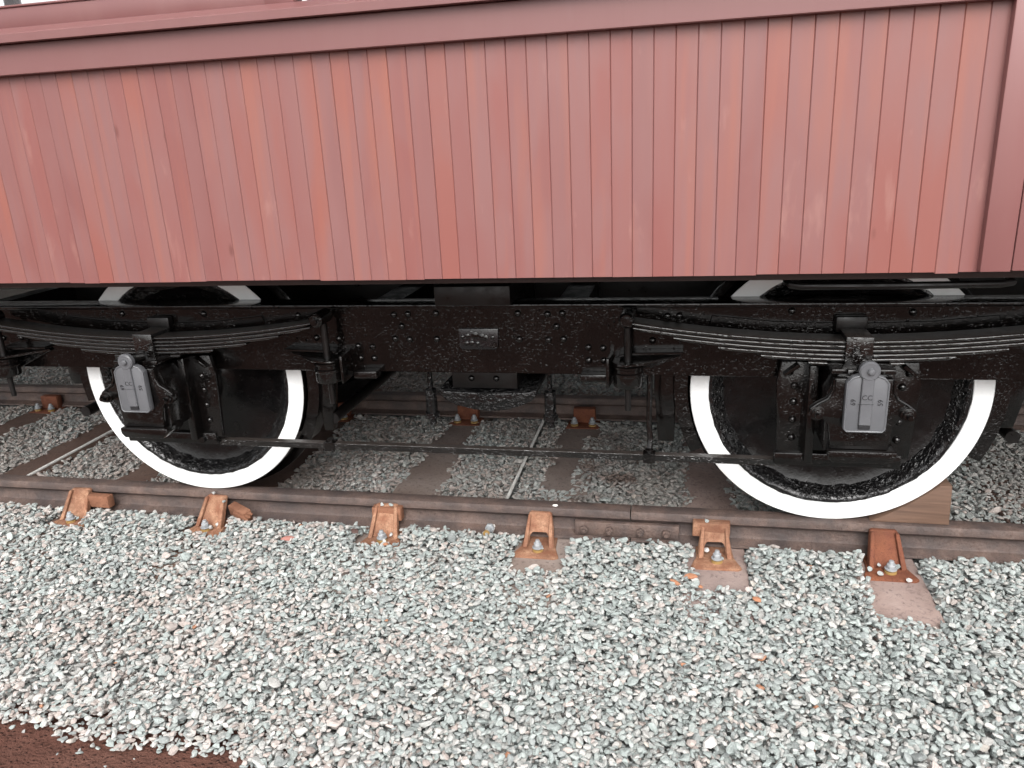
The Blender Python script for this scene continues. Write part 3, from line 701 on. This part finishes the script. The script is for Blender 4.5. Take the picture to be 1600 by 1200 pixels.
P('backing', MB().box(BX0, 2.55, YB + 0.0135, YB + 0.030, ZB + 0.006, 1.60), 'joint_red')
# waist rail, sill, window sashes and posts
for a, b_ in ((BX0, 2.497),):
    P('waist_rail', MB().box(a, b_, YB - 0.028, YB - 0.0035, 1.514, 1.5905, 0.002), 'trim_red')
P('sill', MB().prism([(YB + 0.03, 1.5915), (YB - 0.052, 1.5915), (YB - 0.053, 1.5925), (YB - 0.053, 1.612), (YB - 0.052, 1.6135), (YB - 0.014, 1.632), (YB - 0.010, 1.633), (YB + 0.03, 1.633)], 'x', BX0, BX1), 'trim_red', 15)
P('corner_post', MB().box(2.497, 2.561, YB - 0.024, YB + 0.03, ZB + 0.004, 1.598, 0.003), 'post_red')
P('corner_post', MB().box(2.5622, 2.66, YB - 0.025, YB + 0.03, ZB + 0.006, 1.598, 0.003), 'post_red')
P('end_panel', MB().box(2.66, BX1, YB - 0.006, YB + 0.03, ZB + 0.004, 1.598), 'trim_red')
WIN = []
x = 0.875 + 0.94 * 3
while x > BX0 + 1.0:
    WIN.append((x, x + 0.86)); x -= 0.94
ZW0, ZW1 = 1.6335, 2.36
posts = sorted(WIN)
edges = [BX0] + [v for w in posts for v in w] + [BX1]
for yy, nm in ((YB, 'near'), (YFAR, 'far')):
    y0, y1 = (YB - 0.004, YB + 0.05) if nm == 'near' else (YFAR - 0.05, YFAR)
    for i in range(0, len(edges), 2):
        P('window_post', MB().box(edges[i], edges[i + 1], y0, y1, ZW0 - 0.001, ZW1, 0.004), 'trim_red')
    P('upper_panel', MB().box(BX0, BX1, y0, y1, ZW1, 2.78), 'trim_red')
    for i, (a, b_) in enumerate(posts):
        if nm == 'near' and b_ < 0.9:     # sashes shut
            P('sash', MB().box(a - 0.006, b_ + 0.006, y0 + 0.006, y1 - 0.01, ZW0 - 0.001, 1.684, 0.003), 'trim_red')
            P('sash_bead', MB().box(a - 0.006, b_ + 0.006, y0 + 0.002, y0 + 0.012, 1.684, 1.690, 0.002), 'trim_red')
        P('window_pane', MB().box(a, b_, (y0 + y1) / 2 - 0.002, (y0 + y1) / 2 + 0.002, ZW0 + 0.001, ZW1), 'glass')
P('far_side', MB().box(BX0, BX1, YFAR - 0.04, YFAR, ZB, ZW0), 'trim_red')
P('floor', MB().box(BX0, BX1, YB + 0.031, YFAR - 0.041, 1.00, 1.06), 'black_matt')
for xx in (BX0 - 0.04, BX1): P('end_wall', MB().box(xx, xx + 0.04, YB, YFAR, ZB + 0.02, 2.9), 'trim_red')
rp = [(YB - 0.06 + (YFAR - YB + 0.12) * t, 2.78 + 0.30 * math.sin(math.pi * t) ** 0.8) for t in [i / 20 for i in range(21)]]
P('roof', MB().prism(rp + [(y, z - 0.03) for y, z in rp[::-1]], 'x', BX0 - 0.1, BX1 + 0.1), 'roof_grey')
P('solebar', MB().box(BX0, BX1, -0.505, -0.42, 0.915, 1.0, 0.003), 'beam_brown')
P('solebar', MB().box(BX0, BX1, 1.66, 1.74, 0.915, 1.0), 'beam_brown')
for y in (0.10, 0.62, 1.14): P('underframe_beam', MB().box(BX0, BX1, y - 0.05, y + 0.05, 0.90, 1.0), 'black_matt')
for y in (1.16,): P('centre_pivot', MB().lathe_z([(0.16, 0.836), (0.16, 0.86), (0.10, 0.87), (0.10, 0.95)], 20, 1.168, 0.62), 'black_matt')
P('pipe', MB().path([(2.10, -0.30, 0.905), (2.10, -0.38, 0.893), (2.108, -0.41, 0.884), (2.13, -0.42, 0.882), (2.36, -0.42, 0.882), (2.60, -0.42, 0.884), (2.63, -0.41, 0.886), (2.64, -0.30, 0.905)], 0.0095, 10), 'black_matt')
P('pipe', MB().path([(-1.1, -0.40, 0.900), (-0.20, -0.40, 0.900), (-0.17, -0.37, 0.905), (-0.165, -0.2, 0.915)], 0.008, 10).jitter(0.003, 60), 'black_smooth')

# ------------------------------------------------------------------ ballast stones (one object: nobody could count them)
stones = bpy.data.collections.new('stone_shapes')
NS = 14
for k in range(NS):
    t = bmesh.new(); bmesh.ops.create_icosphere(t, subdivisions=3, radius=1.0)
    planes = []
    for _ in range(rng.integers(9, 15)):
        n = rng.normal(size=3); n /= np.linalg.norm(n); planes.append((Vector(n), rng.uniform(0.48, 0.84)))
    for v in t.verts:
        for n, d in planes:
            s = v.co.dot(n)
            if s > d: v.co -= n * (s - d) * 0.97
        v.co += mnoise.noise_vector(v.co * 2.2 + Vector((k * 7.0, 0, 0))) * 0.07
    me = bpy.data.meshes.new('stone'); t.to_mesh(me); t.free(); me.materials.append(MAT['stone']); me.shade_smooth(); me.set_sharp_from_angle(angle=R_(24))
    stones.objects.link(bpy.data.objects.new('stone_shape', me))

def bare(x, y):          # sleeper tops and ends kept clear
    if y < 0:
        for xs, ye in ((1.345, -0.270), (1.955, -0.315), (2.495, -0.40)):
            w = 0.088 + 0.02 * mnoise.noise(Vector((x * 20, y * 20, 0)))
            if abs(x - xs - 0.02) < w and y > ye + 0.03 * mnoise.noise(Vector((x * 15, 1, 0))): return True
        for xs, *_ in CH:
            if abs(x - xs) < 0.062 + 0.03 * min(1, max(0, -y - 0.05) / 0.1) and y > -0.182: return True
        return False
    if min(abs(x + 1.105), abs(x - 1.16)) < 0.013: return True
    for xs in XS:
        w = 0.082 + 0.05 * mnoise.noise(Vector((x * 7, y * 7, 5))) + 0.012 * mnoise.noise(Vector((x * 30, y * 30, 5)))
        if abs(x - xs) < w and y < 1.6 and xs < 2.4:
            if abs(xs - 1.365) < .1 and (x > 1.39 or y < 0.36) and y < 0.95: return False
            if abs(xs - 2.495) < .1: return False
            return rng.random() > 0.05
    return False
CELL = 0.004
HX0, HX1, HY0, HY1 = -3.4, 4.0, -2.1, 2.1
nx, ny = int((HX1 - HX0) / CELL), int((HY1 - HY0) / CELL)
hm = np.full((nx, ny), -9.0, dtype=np.float32)
pos, rot, scl, idx, tin = [], [], [], [], []
PALS = np.array([(0.318, 0.366, 0.360), (0.350, 0.392, 0.384), (0.405, 0.420, 0.410), (0.452, 0.454, 0.441), (0.520, 0.517, 0.503), (0.436, 0.392, 0.370), (0.378, 0.330, 0.308), (0.235, 0.260, 0.260), (0.292, 0.325, 0.324), (0.45, 0.425, 0.39)])
def visible(x, y): return -3.1 < x < 3.6
def tint(x, y):
    nz = mnoise.noise(Vector((x * 1.6, y * 1.6, 8))) + 0.5 * mnoise.noise(Vector((x * 5, y * 5, 2)))
    right = min(1, max(0, (x - 0.2) / 2.2))
    cool = 0.50 + 0.55 * (right - 0.45) + 0.5 * nz + (0.22 if -0.6 < y < -0.05 else 0)
    under = y > 0.05
    w = np.array([1.2, 1.5, 1.5, 0.9, 0.55, 0.0, 0.0, 0.30, 0.9, 0.12])
    w[[0, 1, 8]] *= max(0.15, 0.3 + 1.3 * cool)
    warm = max(0.0, 1.0 - 1.25 * cool)
    w[5] = 0.35 + 1.5 * warm; w[6] = 0.12 + 0.8 * warm
    w[4] *= 0.5 + 1.3 * max(0, 1 - cool)
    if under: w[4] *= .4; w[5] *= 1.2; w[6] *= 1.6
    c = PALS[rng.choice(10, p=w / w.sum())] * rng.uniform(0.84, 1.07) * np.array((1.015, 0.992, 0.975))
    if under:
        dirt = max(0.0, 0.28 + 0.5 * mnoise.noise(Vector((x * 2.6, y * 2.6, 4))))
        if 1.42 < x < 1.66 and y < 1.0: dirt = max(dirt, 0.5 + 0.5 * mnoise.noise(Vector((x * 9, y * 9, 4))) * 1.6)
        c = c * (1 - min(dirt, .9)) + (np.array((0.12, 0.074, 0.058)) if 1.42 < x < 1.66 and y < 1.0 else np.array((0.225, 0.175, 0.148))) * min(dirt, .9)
    if y < 0 and rng.random() < 0.0007: c = np.array((0.36, 0.17, 0.095))
    return c
cand = []
for layer, sp in enumerate((0.0155, 0.0160, 0.0165)):
    for x in np.arange(HX0 + 0.06, HX1 - 0.06, sp):
        for y in np.arange(-1.5, 2.0, sp):
            cand.append((x + rng.uniform(-.5, .5) * sp, y + rng.uniform(-.5, .5) * sp, layer))
order = np.array([c[2] for c in cand]) + rng.random(len(cand)) * 0.98
cand = [cand[i] for i in np.argsort(order)]
for x, y, layer in cand:
    if -0.055 < y < 0.085 or 1.165 < y < 1.28: continue
    e = edge_y(x)
    if y < e: 
        if rng.random() > 0.16 * math.exp(-(e - y) / 0.045): continue
        if layer: continue
    elif y < e + 0.05 and layer == 2: continue
    if x < -2.7 or x > 3.4:
        if layer == 1: continue
    if y > 0.085 and y < 0.2 and layer > 0: continue          # hidden behind the rail
    if bare(x, y): continue
    a = (0.0088 + 0.0078 * rng.random() ** 1.7) * (1.45 if rng.random() < 0.07 else 1.0)
    if rng.random() < 0.18: a *= 0.72
    bb = a * rng.uniform(0.48, 0.86); cc = a * rng.uniform(0.26, 0.52)
    rz = rng.uniform(0, 2 * math.pi)
    if rng.random() < 0.18: tx, ty = rng.normal(0, 0.7), rng.normal(0, 0.6)
    else: tx, ty = rng.normal(0, 0.24), rng.normal(0, 0.24)
    i0 = int((x - HX0) / CELL); j0 = int((y - HY0) / CELL)
    rr = max(1, int(a * 0.75 / CELL))
    win = hm[max(0, i0 - rr):i0 + rr + 1, max(0, j0 - rr):j0 + rr + 1]
    if y < e + 0.03: ground = EARTH + 0.003
    else: ground = H(x, y) - 0.028
    if y < e + 0.16: ground = min(ground, EARTH + (y - e) * 0.42 + 0.004)
    top = max(ground, 0.55 * float(win.max()) + 0.45 * float(np.maximum(win, ground).mean()))
    vert = cc + (a - cc) * min(1.0, abs(math.sin(tx)) * 0.6 + abs(math.sin(ty)) * 0.6)
    z = top + vert * 0.40
    lim = H(x, y) + 0.012
    if z > lim:
        if layer == 2 or z > lim + 0.008: continue
    win[:] = np.maximum(win, z + vert * 0.50)
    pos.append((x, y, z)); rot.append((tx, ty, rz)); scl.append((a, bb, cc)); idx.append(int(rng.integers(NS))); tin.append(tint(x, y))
# a few stones lying on the bare places
for x, y, z in ((0.05, -0.125, -0.10), (0.075, -0.11, -0.10), (0.06, -0.135, -0.10), (-0.57, -0.12, -0.098), (-0.545, -0.13, -0.098), (0.765, -0.11, -0.10), (0.79, -0.105, -0.10), (2.475, -0.115, -0.098), (2.53, -0.12, -0.098), (2.51, -0.10, -0.098), (2.44, -0.14, -0.10),
                (2.47, -0.165, -0.10), (1.93, -0.085, -0.098), (1.98, -0.13, -0.1), (1.36, -0.135, -0.1), (1.39, -0.09, -0.1), (2.55, -0.19, -0.104), (0.03, -0.038, 0.0), (0.74, -0.04, -0.012), (0.775, -0.042, -0.01), (1.93, -0.042, -0.01), (0.085, -0.06, -0.025)):
    pos.append((x, y, z)); rot.append((rng.normal(0, .4), rng.normal(0, .4), rng.uniform(0, 6))); s = rng.uniform(0.009, 0.0135); scl.append((s, s * .8, s * .6)); idx.append(int(rng.integers(NS))); tin.append(PALS[rng.integers(0, 5)])
n = len(pos)
print('stones', n)
me = bpy.data.meshes.new('ballast_stones'); me.vertices.add(n)
me.vertices.foreach_set('co', np.array(pos, dtype=np.float32).ravel())
for nm, typ, data in (('rot', 'FLOAT_VECTOR', rot), ('scl', 'FLOAT_VECTOR', scl)):
    me.attributes.new(nm, typ, 'POINT').data.foreach_set('vector', np.array(data, dtype=np.float32).ravel())
me.attributes.new('pick', 'INT', 'POINT').data.foreach_set('value', np.array(idx, dtype=np.int32))
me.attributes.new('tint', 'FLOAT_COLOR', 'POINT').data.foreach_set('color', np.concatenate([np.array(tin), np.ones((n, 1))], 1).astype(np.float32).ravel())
me.materials.append(MAT['stone'])
gv = bpy.data.objects.new('ballast_gravel', me); C.objects.link(gv)
tag(gv, 'grey, green-tinged and pinkish crushed stone ballast around the track', 'gravel', kind='stuff')
ng = bpy.data.node_groups.new('scatter', 'GeometryNodeTree')
ng.interface.new_socket('Geometry', in_out='INPUT', socket_type='NodeSocketGeometry'); ng.interface.new_socket('Geometry', in_out='OUTPUT', socket_type='NodeSocketGeometry')
N = ng.nodes.new
gi, go, iop, ci = N('NodeGroupInput'), N('NodeGroupOutput'), N('GeometryNodeInstanceOnPoints'), N('GeometryNodeCollectionInfo')
ci.inputs['Collection'].default_value = stones; ci.inputs['Separate Children'].default_value = True; ci.inputs['Reset Children'].default_value = True
def na(name, typ):
    o = N('GeometryNodeInputNamedAttribute'); o.data_type = typ; o.inputs['Name'].default_value = name; return o.outputs['Attribute']
e2r = N('FunctionNodeEulerToRotation')
lk = ng.links.new
lk(gi.outputs[0], iop.inputs['Points']); lk(ci.outputs[0], iop.inputs['Instance']); iop.inputs['Pick Instance'].default_value = True
lk(na('pick', 'INT'), iop.inputs['Instance Index']); lk(na('rot', 'FLOAT_VECTOR'), e2r.inputs[0]); lk(e2r.outputs[0], iop.inputs['Rotation']); lk(na('scl', 'FLOAT_VECTOR'), iop.inputs['Scale'])
lk(iop.outputs[0], go.inputs[0])
md = gv.modifiers.new('scatter', 'NODES'); md.node_group = ng

# ------------------------------------------------------------------ odd bits lying about
def flake(name, x, y, z, sx, sy, sz, mat, rot, lab, cat, group=None):
    t = MB(); bmesh.ops.create_icosphere(t.bm, subdivisions=2, radius=1.0)
    for v in t.bm.verts:
        v.co += mnoise.noise_vector(v.co * 1.7 + Vector((x * 30, y * 30, 0))) * 0.35
        v.co = Vector((v.co.x * sx, v.co.y * sy, v.co.z * sz))
    o = t.build(name, mat, None, (x, y, z), smooth=20); o.rotation_euler = rot
    return tag(o, lab, cat, group)
ZG = lambda x, y: H(x, y) + 0.012
for x, y, sx, sy, mat, rz, nm, lab, cat in (
        (1.875, -0.265, 0.020, 0.012, 'rust_flake', 0.2, 'rust_flake', 'orange rust flake at the lower left corner of the bare sleeper end', 'rust flake'),
        (1.825, -0.305, 0.020, 0.008, 'rust_flake', -0.6, 'rust_flake', 'long orange rust flake on the gravel below the arched chair', 'rust flake'),
        (1.905, -0.322, 0.007, 0.006, 'rust_flake', 0.3, 'rust_flake', 'tiny dark orange rust flake below the bare sleeper end', 'rust flake'),
        (2.070, -0.378, 0.014, 0.010, 'rust_flake', -0.5, 'rust_flake', 'orange rust flake lying alone on gravel below the right chairs', 'rust flake'),
        (0.805, -0.200, 0.010, 0.007, 'rust_flake', 0.8, 'rust_flake', 'small orange rust flake below the chair right of the left wheel', 'rust flake'),
        (0.420, -0.195, 0.024, 0.012, 'red_stone', 0.35, 'red_stone', 'flat brick-red stone on the gravel below the left wheel', 'stone'),
        (0.665, -0.143, 0.017, 0.012, 'brown_chip', -0.5, 'brown_chip', 'dark brown chip beside the foot of a rail chair', 'chip')):
    flake(nm, x, y, ZG(x, y), sx, sy, 0.005, mat, (0.25, 0.1, rz), lab, cat)
flake('white_pebble', 1.395, -0.006, 0.003, 0.011, 0.007, 0.0035, 'white_rod', (0, 0, 0.1), 'small white pebble on top of the near rail', 'pebble')
